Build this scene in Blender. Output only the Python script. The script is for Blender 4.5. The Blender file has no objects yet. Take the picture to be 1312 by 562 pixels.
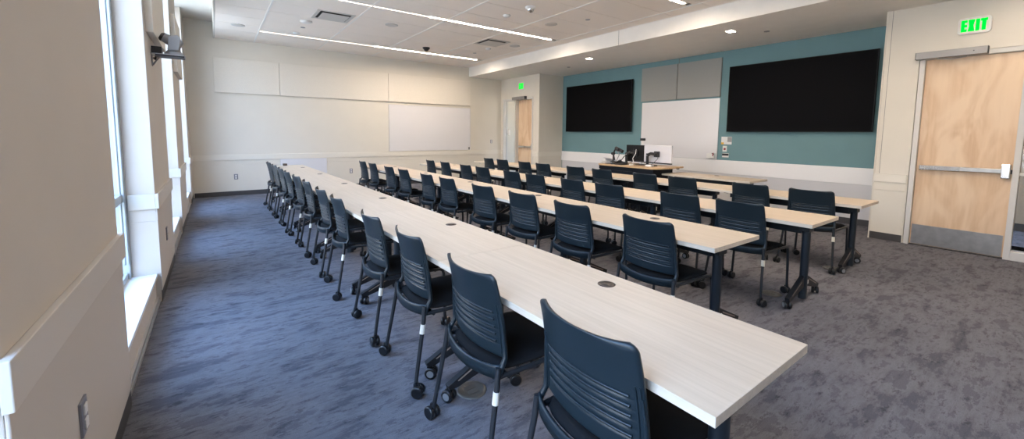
import bpy, math, random
from mathutils import Vector, Matrix
random.seed(7)
sc = bpy.context.scene
COL = sc.collection
PI = math.pi

# ------------------------------------------------------------------ measures of the room
WX = -0.4135        # face of the window-side piers
GX = -0.636          # window plane
DX = 7.552          # wall that carries the exit doors
TX = 8.466          # teal wall
FY = 11.003         # far wall
BY = -1.6           # wall behind
YC = 1.645          # near corner of the teal recess
YF = 9.09           # far corner of the teal recess
ZT = 3.143          # soffit over the teal side
ZC = 3.42           # tiled ceiling
ZH = 3.75           # plaster ceiling along the windows
XB = 6.354          # face of the soffit
XC = 0.08           # window-side edge of the tiled ceiling
RB, RT = 0.793, 0.916   # chair rail
L = 1.5306; W = 0.6096; TZ = 0.737; TT = 0.030

# ------------------------------------------------------------------ materials
def newmat(name):
    m = bpy.data.materials.new(name); m.use_nodes = True
    nt = m.node_tree; b = nt.nodes['Principled BSDF']
    return m, nt, b

def plain(name, col, rough=0.6, metal=0.0, noise=0.0, nscale=30, bump=0.0, bscale=200, spec=0.5):
    m, nt, b = newmat(name)
    b.inputs['Base Color'].default_value = (*col, 1)
    b.inputs['Roughness'].default_value = rough
    b.inputs['Metallic'].default_value = metal
    b.inputs['Specular IOR Level'].default_value = spec
    tc = nt.nodes.new('ShaderNodeTexCoord')
    if noise > 0:
        n = nt.nodes.new('ShaderNodeTexNoise'); n.inputs['Scale'].default_value = nscale
        n.inputs['Detail'].default_value = 4
        nt.links.new(tc.outputs['Object'], n.inputs['Vector'])
        r = nt.nodes.new('ShaderNodeValToRGB')
        r.color_ramp.elements[0].position = 0.3; r.color_ramp.elements[1].position = 0.7
        r.color_ramp.elements[0].color = (*[c * (1 - noise) for c in col], 1)
        r.color_ramp.elements[1].color = (*[min(1, c * (1 + noise)) for c in col], 1)
        nt.links.new(n.outputs['Fac'], r.inputs['Fac'])
        nt.links.new(r.outputs['Color'], b.inputs['Base Color'])
    if bump > 0:
        n2 = nt.nodes.new('ShaderNodeTexNoise'); n2.inputs['Scale'].default_value = bscale
        n2.inputs['Detail'].default_value = 3
        nt.links.new(tc.outputs['Object'], n2.inputs['Vector'])
        bp = nt.nodes.new('ShaderNodeBump'); bp.inputs['Strength'].default_value = bump
        bp.inputs['Distance'].default_value = 0.002
        nt.links.new(n2.outputs['Fac'], bp.inputs['Height'])
        nt.links.new(bp.outputs['Normal'], b.inputs['Normal'])
    return m

def emis(name, col, s):
    m = bpy.data.materials.new(name); m.use_nodes = True; nt = m.node_tree
    for n in list(nt.nodes): nt.nodes.remove(n)
    e = nt.nodes.new('ShaderNodeEmission'); o = nt.nodes.new('ShaderNodeOutputMaterial')
    e.inputs['Color'].default_value = (*col, 1); e.inputs['Strength'].default_value = s
    nt.links.new(e.outputs[0], o.inputs[0]); return m

def wood(name, c0, c1, scale_vec, rough=0.35, big=0.0, c2=None):
    """streaky grain; scale_vec small along the grain"""
    m, nt, b = newmat(name)
    tc = nt.nodes.new('ShaderNodeTexCoord'); mp = nt.nodes.new('ShaderNodeMapping')
    mp.inputs['Scale'].default_value = scale_vec
    nt.links.new(tc.outputs['Object'], mp.inputs['Vector'])
    n = nt.nodes.new('ShaderNodeTexNoise'); n.inputs['Scale'].default_value = 1.0
    n.inputs['Detail'].default_value = 6; n.inputs['Roughness'].default_value = 0.65
    nt.links.new(mp.outputs[0], n.inputs['Vector'])
    r = nt.nodes.new('ShaderNodeValToRGB')
    r.color_ramp.elements[0].position = 0.34; r.color_ramp.elements[1].position = 0.66
    r.color_ramp.elements[0].color = (*c0, 1); r.color_ramp.elements[1].color = (*c1, 1)
    nt.links.new(n.outputs['Fac'], r.inputs['Fac'])
    out = r.outputs['Color']
    if big > 0:
        mp2 = nt.nodes.new('ShaderNodeMapping')
        mp2.inputs['Scale'].default_value = [max(0.9, s * big) for s in scale_vec]
        nt.links.new(tc.outputs['Object'], mp2.inputs['Vector'])
        n2 = nt.nodes.new('ShaderNodeTexNoise'); n2.inputs['Scale'].default_value = 1.3
        n2.inputs['Detail'].default_value = 2; n2.inputs['Distortion'].default_value = 1.6
        nt.links.new(mp2.outputs[0], n2.inputs['Vector'])
        r2 = nt.nodes.new('ShaderNodeValToRGB')
        r2.color_ramp.elements[0].position = 0.38; r2.color_ramp.elements[1].position = 0.62
        r2.color_ramp.elements[0].color = (0, 0, 0, 1); r2.color_ramp.elements[1].color = (0.75, 0.75, 0.75, 1)
        nt.links.new(n2.outputs['Fac'], r2.inputs['Fac'])
        mx = nt.nodes.new('ShaderNodeMixRGB'); mx.blend_type = 'MIX'
        nt.links.new(r2.outputs['Color'], mx.inputs['Fac'])
        nt.links.new(out, mx.inputs['Color1']); mx.inputs['Color2'].default_value = (*(c2 or c0), 1)
        out = mx.outputs['Color']
    nt.links.new(out, b.inputs['Base Color'])
    b.inputs['Roughness'].default_value = rough
    return m

def carpet():
    m, nt, b = newmat('carpet')
    tc = nt.nodes.new('ShaderNodeTexCoord')
    def mapped(s):
        mp = nt.nodes.new('ShaderNodeMapping'); mp.inputs['Scale'].default_value = s
        nt.links.new(tc.outputs['Object'], mp.inputs['Vector']); return mp.outputs[0]
    def noise(vec, scale, det, rough=0.6, dist=0.0):
        n = nt.nodes.new('ShaderNodeTexNoise'); n.inputs['Scale'].default_value = scale
        n.inputs['Detail'].default_value = det; n.inputs['Roughness'].default_value = rough
        n.inputs['Distortion'].default_value = dist
        nt.links.new(vec, n.inputs['Vector']); return n.outputs['Fac']
    def ramp(fac, stops):
        r = nt.nodes.new('ShaderNodeValToRGB'); cr = r.color_ramp
        while len(cr.elements) < len(stops): cr.elements.new(0.5)
        for e, (p, c) in zip(cr.elements, stops): e.position = p; e.color = (*c, 1) if len(c) == 3 else c
        nt.links.new(fac, r.inputs['Fac']); return r.outputs['Color']
    def mult(a, c, f=1.0):
        x = nt.nodes.new('ShaderNodeMixRGB'); x.blend_type = 'MULTIPLY'; x.inputs['Fac'].default_value = f
        nt.links.new(a, x.inputs['Color1']); nt.links.new(c, x.inputs['Color2']); return x.outputs['Color']
    g = lambda v: (v, v, v)
    patches = ramp(noise(mapped((2.6, 6.4, 1)), 1.0, 8, 0.72, 0.0),
                   [(0.415, (0.088, 0.089, 0.104)), (0.445, (0.124, 0.123, 0.139)), (0.55, (0.158, 0.156, 0.174)), (0.585, (0.108, 0.109, 0.126))])
    streak = ramp(noise(mapped((4.5, 42, 1)), 1.0, 4, 0.65), [(0.34, g(0.80)), (0.46, g(0.99)), (0.7, g(1.05))])
    blots = ramp(noise(mapped((8, 20, 1)), 1.0, 7, 0.72), [(0.40, g(0.66)), (0.425, g(1.0)), (1.0, g(1.0))])
    fine = ramp(noise(mapped((260, 260, 1)), 1.0, 2), [(0.3, g(0.80)), (0.7, g(1.18))])
    c = mult(mult(mult(patches, streak, 0.8), blots), fine)
    nt.links.new(c, b.inputs['Base Color'])
    b.inputs['Roughness'].default_value = 0.95
    b.inputs['Specular IOR Level'].default_value = 0.15
    bp = nt.nodes.new('ShaderNodeBump'); bp.inputs['Strength'].default_value = 0.5
    bp.inputs['Distance'].default_value = 0.004
    nt.links.new(noise(mapped((300, 300, 1)), 1.0, 2), bp.inputs['Height'])
    nt.links.new(bp.outputs['Normal'], b.inputs['Normal'])
    return m

def glass(name, tint=(1, 1, 1)):
    m = bpy.data.materials.new(name); m.use_nodes = True; nt = m.node_tree
    for n in list(nt.nodes): nt.nodes.remove(n)
    o = nt.nodes.new('ShaderNodeOutputMaterial'); mx = nt.nodes.new('ShaderNodeMixShader')
    t = nt.nodes.new('ShaderNodeBsdfTransparent'); t.inputs['Color'].default_value = (*tint, 1)
    g = nt.nodes.new('ShaderNodeBsdfGlossy'); g.inputs['Roughness'].default_value = 0.02
    lw = nt.nodes.new('ShaderNodeLayerWeight'); lw.inputs['Blend'].default_value = 0.5
    pw = nt.nodes.new('ShaderNodeMath'); pw.operation = 'POWER'; pw.inputs[1].default_value = 5
    ma = nt.nodes.new('ShaderNodeMath'); ma.operation = 'MULTIPLY_ADD'; ma.inputs[1].default_value = .6; ma.inputs[2].default_value = .04
    nt.links.new(lw.outputs['Facing'], pw.inputs[0]); nt.links.new(pw.outputs[0], ma.inputs[0])
    nt.links.new(ma.outputs[0], mx.inputs['Fac'])
    nt.links.new(t.outputs[0], mx.inputs[1]); nt.links.new(g.outputs[0], mx.inputs[2])
    nt.links.new(mx.outputs[0], o.inputs[0]); return m

M = {}
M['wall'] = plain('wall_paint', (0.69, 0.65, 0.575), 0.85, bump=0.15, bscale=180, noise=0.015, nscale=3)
M['wall_l'] = plain('window_wall_paint', (0.55, 0.50, 0.445), 0.85, bump=0.15, bscale=180, noise=0.015, nscale=3)  # same wall paint, darkened: the window side's shade is in the colour
M['wains_l'] = plain('window_wall_wainscot', (0.55, 0.505, 0.46), 0.7)  # wainscot darkened to match, shade painted in
M['rail_l'] = plain('window_wall_rail', (0.60, 0.555, 0.50), 0.5)  # rail darkened likewise, shade painted in
M['wains'] = plain('wainscot_paint', (0.70, 0.655, 0.57), 0.7, bump=0.08, bscale=180, noise=0.015, nscale=3)
M['rail'] = plain('rail_paint', (0.74, 0.70, 0.62), 0.5)
M['white_band'] = plain('white_band_laminate', (0.84, 0.83, 0.83), 0.45)
M['greywall'] = plain('grey_lower_wall', (0.63, 0.62, 0.63), 0.7)
M['teal'] = plain('teal_paint', (0.15, 0.272, 0.300), 0.8, bump=0.12, bscale=160, noise=0.02, nscale=4)
M['base'] = plain('rubber_base', (0.055, 0.052, 0.054), 0.6)
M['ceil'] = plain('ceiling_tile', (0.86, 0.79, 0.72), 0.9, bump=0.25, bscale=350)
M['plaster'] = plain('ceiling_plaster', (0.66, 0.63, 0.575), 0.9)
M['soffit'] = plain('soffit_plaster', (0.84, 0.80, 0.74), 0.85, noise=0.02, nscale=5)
M['gap'] = plain('joint_shadow_gap', (0.16, 0.155, 0.15), 0.9)
M['tbar'] = plain('painted_steel_grid', (0.82, 0.80, 0.77), 0.4)
M['carpet'] = carpet()
M['board'] = plain('whiteboard_enamel', (0.72, 0.71, 0.73), 0.22)
M['alu'] = plain('aluminium', (0.62, 0.62, 0.63), 0.35, 0.8)
M['wpanel'] = plain('pale_acoustic_fabric', (0.72, 0.675, 0.60), 0.95, bump=0.3, bscale=500, noise=0.03, nscale=60)
M['gpanel'] = plain('grey_acoustic_fabric', (0.30, 0.305, 0.295), 0.95, bump=0.3, bscale=500, noise=0.04, nscale=80)
M['screen'] = plain('screen_black', (0.004, 0.004, 0.005), 0.5, spec=0.04)
M['bezel'] = plain('bezel_black', (0.007, 0.007, 0.008), 0.5, spec=0.2)
M['frame'] = plain('door_frame_paint', (0.62, 0.605, 0.58), 0.45)
M['wframe'] = plain('window_frame_metal', (0.42, 0.47, 0.50), 0.4, 0.3)
M['sill'] = plain('sill_solid_surface', (0.74, 0.74, 0.73), 0.4)
M['chairplastic'] = plain('chair_polymer', (0.0095, 0.0182, 0.0250), 0.38, noise=0.06, nscale=200, bump=0.10, bscale=900, spec=0.42)
M['seatfab'] = plain('black_seat_fabric', (0.010, 0.010, 0.011), 0.9, bump=0.4, bscale=700, spec=0.2)
M['chairmetal'] = plain('chair_leg_steel', (0.030, 0.034, 0.040), 0.42, 0.4)
M['label'] = plain('paper_label', (0.75, 0.70, 0.60), 0.6)
M['caster'] = plain('caster_black', (0.008, 0.009, 0.011), 0.35)
M['hub'] = plain('caster_hub_grey', (0.26, 0.27, 0.28), 0.45)
M['tablemetal'] = plain('table_leg_steel', (0.018, 0.026, 0.036), 0.42, 0.3)
M['armmetal'] = plain('table_foot_aluminium', (0.030, 0.032, 0.036), 0.45, 0.5)
M['inlay'] = plain('foot_inlay_strip', (0.30, 0.24, 0.20), 0.4)
M['laminate'] = wood('pale_ash_laminate', (0.53, 0.43, 0.32), (0.61, 0.505, 0.39), (55, 1.6, 20), 0.42)
M['lam_edge'] = wood('pale_edge_band', (0.55, 0.475, 0.39), (0.66, 0.58, 0.48), (40, 2.0, 60), 0.5)
M['grommet'] = plain('grommet_bronze', (0.060, 0.042, 0.036), 0.35, 0.3)
M['grommet2'] = plain('grommet_dark_lid', (0.022, 0.017, 0.016), 0.4)
M['podwood'] = wood('lectern_maple_top', (0.50, 0.33, 0.18), (0.60, 0.42, 0.25), (30, 2, 10), 0.4)
M['podblack'] = plain('lectern_black_laminate', (0.007, 0.009, 0.015), 0.5, spec=0.2)
M['maple'] = wood('door_maple_veneer', (0.60, 0.40, 0.245), (0.70, 0.50, 0.325), (16, 16, 1.2), 0.4, big=0.16, c2=(0.78, 0.60, 0.42))
M['steel'] = plain('brushed_steel', (0.42, 0.42, 0.42), 0.33, 0.9, noise=0.10, nscale=14)
M['closer'] = plain('closer_grey', (0.27, 0.26, 0.255), 0.4, 0.4)
M['plate_w'] = plain('white_plastic', (0.74, 0.73, 0.71), 0.45)
M['plate_m'] = plain('metal_outlet_plate', (0.24, 0.24, 0.27), 0.4, 0.4)
M['dark'] = plain('dark_plastic', (0.015, 0.015, 0.018), 0.45)
M['grey'] = plain('grey_plastic', (0.30, 0.30, 0.31), 0.45)
M['silver'] = plain('silver_monitor_back', (0.60, 0.60, 0.64), 0.35)
M['chrome'] = plain('chrome', (0.65, 0.65, 0.66), 0.18, 1.0)
M['yellow'] = plain('yellow_print', (0.75, 0.42, 0.05), 0.6)
M['red'] = plain('red_button', (0.30, 0.03, 0.05), 0.4)
M['brass'] = plain('floor_box_bronze', (0.13, 0.12, 0.105), 0.4, 0.5)
M['vent'] = plain('vent_paint', (0.52, 0.50, 0.475), 0.5)
M['duct'] = plain('duct_dark', (0.012, 0.012, 0.012), 0.9)
M['glass'] = glass('window_glass', (0.97, 0.98, 1.0))
M['glass_in'] = glass('sidelight_glass', (0.8, 0.8, 0.8))
M['corr'] = plain('corridor_paint', (0.45, 0.36, 0.28), 0.8)
M['lamp'] = emis('linear_lamp_diffuser', (1.0, 0.83, 0.67), 118.0)
M['lamp_off'] = emis('linear_lamp_diffuser_dimmed', (1.0, 0.84, 0.70), 16.0)
M['down'] = emis('downlight_diffuser', (1.0, 0.84, 0.68), 120.0)
M['green'] = emis('exit_letters_green', (0.0, 1.0, 0.05), 1.1)
M['ground'] = plain('pale_paving', (0.50, 0.43, 0.33), 0.9, noise=.1, nscale=2)  # warm tone chosen to tint the light bounced onto the ceiling
M['paper'] = plain('paper_white', (0.75, 0.75, 0.76), 0.7)

# ------------------------------------------------------------------ mesh builder
class MB:
    def __init__(s): s.v = []; s.f = []; s.m = []; s.sm = []
    def add(s, vs, fs, mi=0, smooth=False):
        o = len(s.v); s.v += [tuple(v) for v in vs]
        for f in fs: s.f.append([i + o for i in f]); s.m.append(mi); s.sm.append(smooth)
    def box(s, a, b, mi=0, M4=None):
        x0, x1 = sorted((a[0], b[0])); y0, y1 = sorted((a[1], b[1])); z0, z1 = sorted((a[2], b[2]))
        vs = [(x0,y0,z0),(x1,y0,z0),(x1,y1,z0),(x0,y1,z0),(x0,y0,z1),(x1,y0,z1),(x1,y1,z1),(x0,y1,z1)]
        if M4 is not None: vs = [M4 @ Vector(v) for v in vs]
        s.add(vs, [(3,2,1,0),(4,5,6,7),(0,1,5,4),(1,2,6,5),(2,3,7,6),(3,0,4,7)], mi); return s
    def prism(s, pts, d, mi=0):
        """closed polygon of 3-D points pushed along vector d"""
        n = len(pts); P = [Vector(p) for p in pts]; d = Vector(d)
        s.add(P + [p + d for p in P], [tuple(range(n))[::-1], tuple(range(n, 2*n))] +
              [(i, (i+1) % n, n + (i+1) % n, n + i) for i in range(n)], mi); return s
    def tube(s, path, r, n=10, mi=0, ry=None, up=None):
        """round (or oval) tube along a path; r is a number or one per point"""
        P = [Vector(p) for p in path]; k = len(P)
        R = r if isinstance(r, (list, tuple)) else [r] * k
        vs = []; ref = Vector(up) if up else None
        for i, p in enumerate(P):
            t = (P[min(i+1, k-1)] - P[max(i-1, 0)]).normalized()
            if ref is None:
                ref = Vector((0, 1, 0)) if abs(t.y) < 0.9 else Vector((1, 0, 0))
            a = (ref - t * ref.dot(t)).normalized(); b = t.cross(a)
            for j in range(n):
                an = 2 * PI * j / n
                vs.append(p + a * math.cos(an) * R[i] + b * math.sin(an) * (R[i] if ry is None else ry))
        fs = []
        for i in range(k - 1):
            for j in range(n):
                fs.append((i*n + j, i*n + (j+1) % n, (i+1)*n + (j+1) % n, (i+1)*n + j))
        s.add(vs, fs, mi, True)
        s.add(vs[:n], [tuple(range(n))[::-1]], mi); s.add(vs[-n:], [tuple(range(n))], mi)
        return s
    def lathe(s, c, prof, axis='z', n=24, mi=0, smooth=True):
        """profile of (radius, height) round an axis through c"""
        c = Vector(c); vs = []
        for (r, h) in prof:
            for j in range(n):
                a = 2 * PI * j / n; u, w = r * math.cos(a), r * math.sin(a)
                vs.append(c + Vector({'z': (u, w, h), 'x': (h, u, w), 'y': (w, h, u)}[axis]))
        fs = []; k = len(prof)
        for i in range(k - 1):
            for j in range(n):
                fs.append((i*n + j, i*n + (j+1) % n, (i+1)*n + (j+1) % n, (i+1)*n + j))
        s.add(vs, fs, mi, smooth)
        s.add(vs[:n], [tuple(range(n))[::-1]], mi); s.add(vs[-n:], [tuple(range(n))], mi)
        return s
    def build(s, name, mats, parent=None, loc=None, bevel=0, fixn=True):
        me = bpy.data.meshes.new(name); me.from_pydata(s.v, [], s.f)
        for m in (mats if isinstance(mats, (list, tuple)) else [mats]): me.materials.append(M[m])
        me.polygons.foreach_set('material_index', s.m); me.polygons.foreach_set('use_smooth', s.sm)
        me.update()
        if fixn:
            import bmesh
            bm = bmesh.new(); bm.from_mesh(me); bmesh.ops.recalc_face_normals(bm, faces=bm.faces); bm.to_mesh(me); bm.free()
        o = bpy.data.objects.new(name, me); COL.objects.link(o)
        if parent: o.parent = parent
        if loc: o.location = loc
        if bevel:
            b = o.modifiers.new('bevel', 'BEVEL'); b.width = bevel; b.segments = 2; b.limit_method = 'ANGLE'
            b.angle_limit = 0.7
        return o

def tag(o, label, cat, group=None):
    o['label'] = label; o['category'] = cat
    if group: o['group'] = group
    return o
def empty(name, loc, rz=0.0):
    e = bpy.data.objects.new(name, None); COL.objects.link(e); e.location = loc; e.rotation_euler = (0, 0, rz)
    e.empty_display_size = 0.1; return e
def thing(name, loc, label, cat, group=None, rz=0.0): return tag(empty(name, loc, rz), label, cat, group)
def struct(o): o['kind'] = 'structure'; return o
def sbox(name, boxes, mat, parent=None, bevel=0):
    mb = MB()
    for a, b in boxes: mb.box(a, b)
    o = mb.build(name, mat, parent, bevel=bevel)
    return struct(o) if parent is None else o
def copy_tree(o, parent=None):
    c = o.copy(); COL.objects.link(c)
    if parent: c.parent = parent
    for ch in list(o.children): copy_tree(ch, c)
    return c
ORD = ['nearest', 'second', 'third', 'fourth', 'fifth', 'sixth', 'seventh', 'eighth', 'ninth', 'tenth', 'eleventh', 'twelfth']

# ------------------------------------------------------------------ floor and ceilings
sbox('floor', [((GX - .1, BY - .15, -0.12), (TX + .15, FY + .15, 0.0))], 'carpet')
mb = MB()
bars_x = [0.82, 2.12, 3.42, 4.72, 6.02]
xs = [XC + .022] + bars_x + [XB]
ys = [BY] + [4.79 + .65 * k for k in range(-9, 10) if BY + .1 < 4.79 + .65 * k < FY - .1] + [FY]
LY = [0.64, 3.65, 6.69, 9.71]          # linear lamps
for i in range(len(xs) - 1):
    for j in range(len(ys) - 1):
        segs = [(ys[j], ys[j+1])]
        if xs[i] > .5 and xs[i+1] < 6.1:
            for ly in LY:
                out = []
                for a, b in segs:
                    if b <= ly - .05 or a >= ly + .05: out.append((a, b)); continue
                    if a < ly - .05: out.append((a, ly - .05))
                    if b > ly + .05: out.append((ly + .05, b))
                segs = out
        for a, b in segs:
            if b - a < .012: continue
            g = .004
            mb.box((xs[i] + g, a + g, ZC), (xs[i+1] - g, b - g, ZC + .02), 0)
mb.box((XC + .02, BY, ZC + .02), (XB, FY, ZC + .12), 1)
# edge face of the hung ceiling along the windows
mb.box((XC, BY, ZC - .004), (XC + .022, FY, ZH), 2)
mb.box((XC - .0, BY, ZC + .12), (XB, FY, ZC + .14), 1)
struct(mb.build('ceiling', ['ceil', 'gap', 'plaster']))
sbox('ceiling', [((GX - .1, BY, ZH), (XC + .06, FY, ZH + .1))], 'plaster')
tb = MB()
for x in bars_x: tb.box((x - .013, BY, ZC - .006), (x + .013, FY, ZC + .004))
tb.box((XB - .02, BY, ZC - .003), (XB, FY, ZC + .002))
struct(tb.build('trim_1', 'tbar'))
# soffit over the teal side
sbox('ceiling', [((XB, BY, ZT), (TX + .1, FY, ZC + .12))], 'soffit')
sbox('trim_2', [((XB - .0015, 5.30, ZT), (XB + .001, 5.306, ZC))], 'gap')

# ------------------------------------------------------------------ walls
sbox('wall_far', [((WX - .3, FY, 0), (DX + .15, FY + .15, ZH))], 'wall')
sbox('wall_back', [((WX - .3, BY - .15, 0), (DX + .15, BY, ZH))], 'wall')
sbox('wall_right', [((TX, YC - .05, 0), (TX + .12, YF + .05, ZT + .01))], 'teal')
sbox('wall_right_near_return', [((DX + .15, YC - .1, 0), (TX, YC, ZT))], 'wall')
sbox('wall_right_far_return', [((DX + .15, YF, 0), (TX, YF + .1, ZT)), ((DX, YF, 0), (DX + .15, 9.36, ZT))], 'wall')
# near door wall: solid, then the opening of the door and its sidelight
OPN0, OPN1, OPZ = -0.52, 1.295, 2.50
sbox('wall_right_near', [((DX, OPN1, 0), (DX + .15, YC, ZT)), ((DX, OPN0, OPZ), (DX + .15, OPN1, ZT)),
                         ((DX, BY, 0), (DX + .15, OPN0, ZT))], 'wall')
OPF0, OPF1 = 9.36, 10.90
sbox('wall_right_far', [((DX, OPF1, 0), (DX + .15, FY, ZT)), ((DX, OPF0, OPZ + .02), (DX + .15, OPF1, ZT))], 'wall')

# window wall: piers between full-height windows
piers = [(BY, -0.25), (1.385, 2.79), (4.42, 5.77), (7.25, 8.60), (10.12, FY)]
wins = [(-0.25, 1.385), (2.79, 4.42), (5.77, 7.25), (8.60, 10.12)]
SZ = 0.245
mb = MB()
for a, b in piers:
    mb.box((GX - .12, a, 0.0), (WX, b, ZH))
for a, b in wins:
    mb.box((GX - .12, a, 0.0), (WX - .035, b, SZ - .03))
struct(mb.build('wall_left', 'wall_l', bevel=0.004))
for i, (a, b) in enumerate(wins):
    sbox('trim_%d' % (10 + i), [((GX - .02, a + .001, SZ - .03), (WX - .018, b - .001, SZ))], 'sill', bevel=0.004)
    sbox('trim_%d' % (20 + i), [((WX - .036, a + .002, .035), (WX - .018, b - .002, .05)), ((WX - .036, a + .002, .0), (WX - .012, b - .002, .022))], 'alu')
    w = MB(); t = .045
    w.box((GX - .05, a, SZ), (GX + .046, a + t, ZH)); w.box((GX - .05, b - t, SZ), (GX + .046, b, ZH))
    w.box((GX - .05, a + t, SZ), (GX + .03, b - t, SZ + .05)); w.box((GX - .05, a + t, ZH - .06), (GX + .03, b - t, ZH))
    w.box((GX - .045, a + t, .865), (GX + .03, b - t, .93))
    for yy, sg in ((a + t, 1), (b - t, -1)):          # shade tracks beside the glass
        w.box((GX + .010, yy, SZ + .12), (GX + .022, yy + sg * .010, ZH - .06))
        w.box((GX + .030, yy, SZ + .12), (GX + .044, yy + sg * .014, ZH - .06))
    fr = struct(w.build('window_%d' % (i + 1), 'wframe', bevel=0.003))
    g = MB(); g.box((GX - .024, a + t, SZ + .05), (GX - .016, b - t, .865)); g.box((GX - .024, a + t, .93), (GX - .016, b - t, ZH - .06))
    g.build('window_pane', 'glass', fr)

# chair rail, wainscot and base
def runs(name, segs, mat, bevel=0.003): sbox(name, segs, mat, bevel=bevel)
rail, strip, low, base = [], [], [], []
for k, (a, b) in enumerate(piers):
    P = .022; x0 = GX + .055
    b2 = b if b < FY - .1 else FY - .001; a2 = a if a > BY + .1 else BY + .001
    for lst, z0, z1, p in ((rail, RB, RT, P), (strip, .69, RB, .009), (low, .10, .69, .006), (base, .0, .10, .003)):
        e0 = -p if a2 == a else 0; e1 = p if b2 == b else 0
        lst.append(((WX, a2 + e0, z0), (WX + p, b2 + e1, z1)))
        if z0 >= SZ or lst is low:
            zz = max(z0, SZ)
            if a2 == a: lst.append(((x0, a - p, zz), (WX, a, z1)))
            if b2 == b: lst.append(((x0, b, zz), (WX, b + p, z1)))
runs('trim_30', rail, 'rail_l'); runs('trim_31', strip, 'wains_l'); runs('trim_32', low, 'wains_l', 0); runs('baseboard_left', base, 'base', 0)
e = .001
runs('trim_40', [((WX + .024, FY - .022, RB), (DX - e, FY, RT)), ], 'rail')
runs('trim_41', [((WX + .024, FY - .009, .69), (DX - e, FY, RB))], 'wains')
runs('trim_42', [((WX + .024, FY - .006, .10), (DX - e, FY, .69))], 'wains', 0)
runs('baseboard_far', [((WX + .024, FY - .005, 0), (DX - e, FY, .10))], 'base', 0)
runs('trim_50', [((DX - .022, OPN1 + .012, .815), (DX, YC, .925)), ((DX - .022, OPF1 + .01, RB), (DX, FY - .03, RT)), ((DX - .022, YF, RB), (DX, OPF0 - .01, RT)),
                 ((DX, YF - .022, RB), (TX - .026, YF, RT))], 'rail')
runs('trim_51', [((DX - .009, OPN1 + .012, .70), (DX, YC, .815)), ((DX - .009, OPF1 + .01, .69), (DX, FY - .03, RB)), ((DX - .009, YF, .69), (DX, OPF0 - .01, RB)),
                 ((DX, YF - .009, .69), (TX - .026, YF, RB))], 'wains')
runs('trim_52', [((DX - .006, OPN1 + .012, .10), (DX, YC, .70)), ((DX - .006, OPF1 + .01, .10), (DX, FY - .03, .69)), ((DX - .006, YF, .10), (DX, OPF0 - .01, .69)),
                 ((DX, YF - .006, .10), (TX - .02, YF, .69))], 'wains', 0)
runs('baseboard_right', [((DX - .003, OPN1 + .012, 0), (DX, YC, .10)), ((DX - .003, OPF1 + .01, 0), (DX, FY - .03, .10)), ((DX - .003, YF, 0), (DX, OPF0 - .01, .10)),
                 ((DX, YF - .003, 0), (TX - .02, YF, .10)), ((TX - .016, YC + .001, 0), (TX, YF - .03, .10))], 'base', 0)
runs('trim_60', [((TX - .024, YC + .001, .665), (TX, YF - .002, .935))], 'white_band')
runs('trim_61', [((TX - .012, YC + .001, .10), (TX, YF - .03, .665))], 'greywall', 0)
runs('trim_62', [((TX - .002, 5.335, 3.02), (TX, 5.345, ZT))], 'gap', 0)
runs('trim_63', [((DX - .012, YC - .0, .0), (DX + .16, YC + .014, ZT))], 'wall', 0)   # corner bead
runs('trim_64', [((DX - .001, YC - .05, .93), (DX + .001, YC - .046, ZT))], 'gap', 0)

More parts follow.
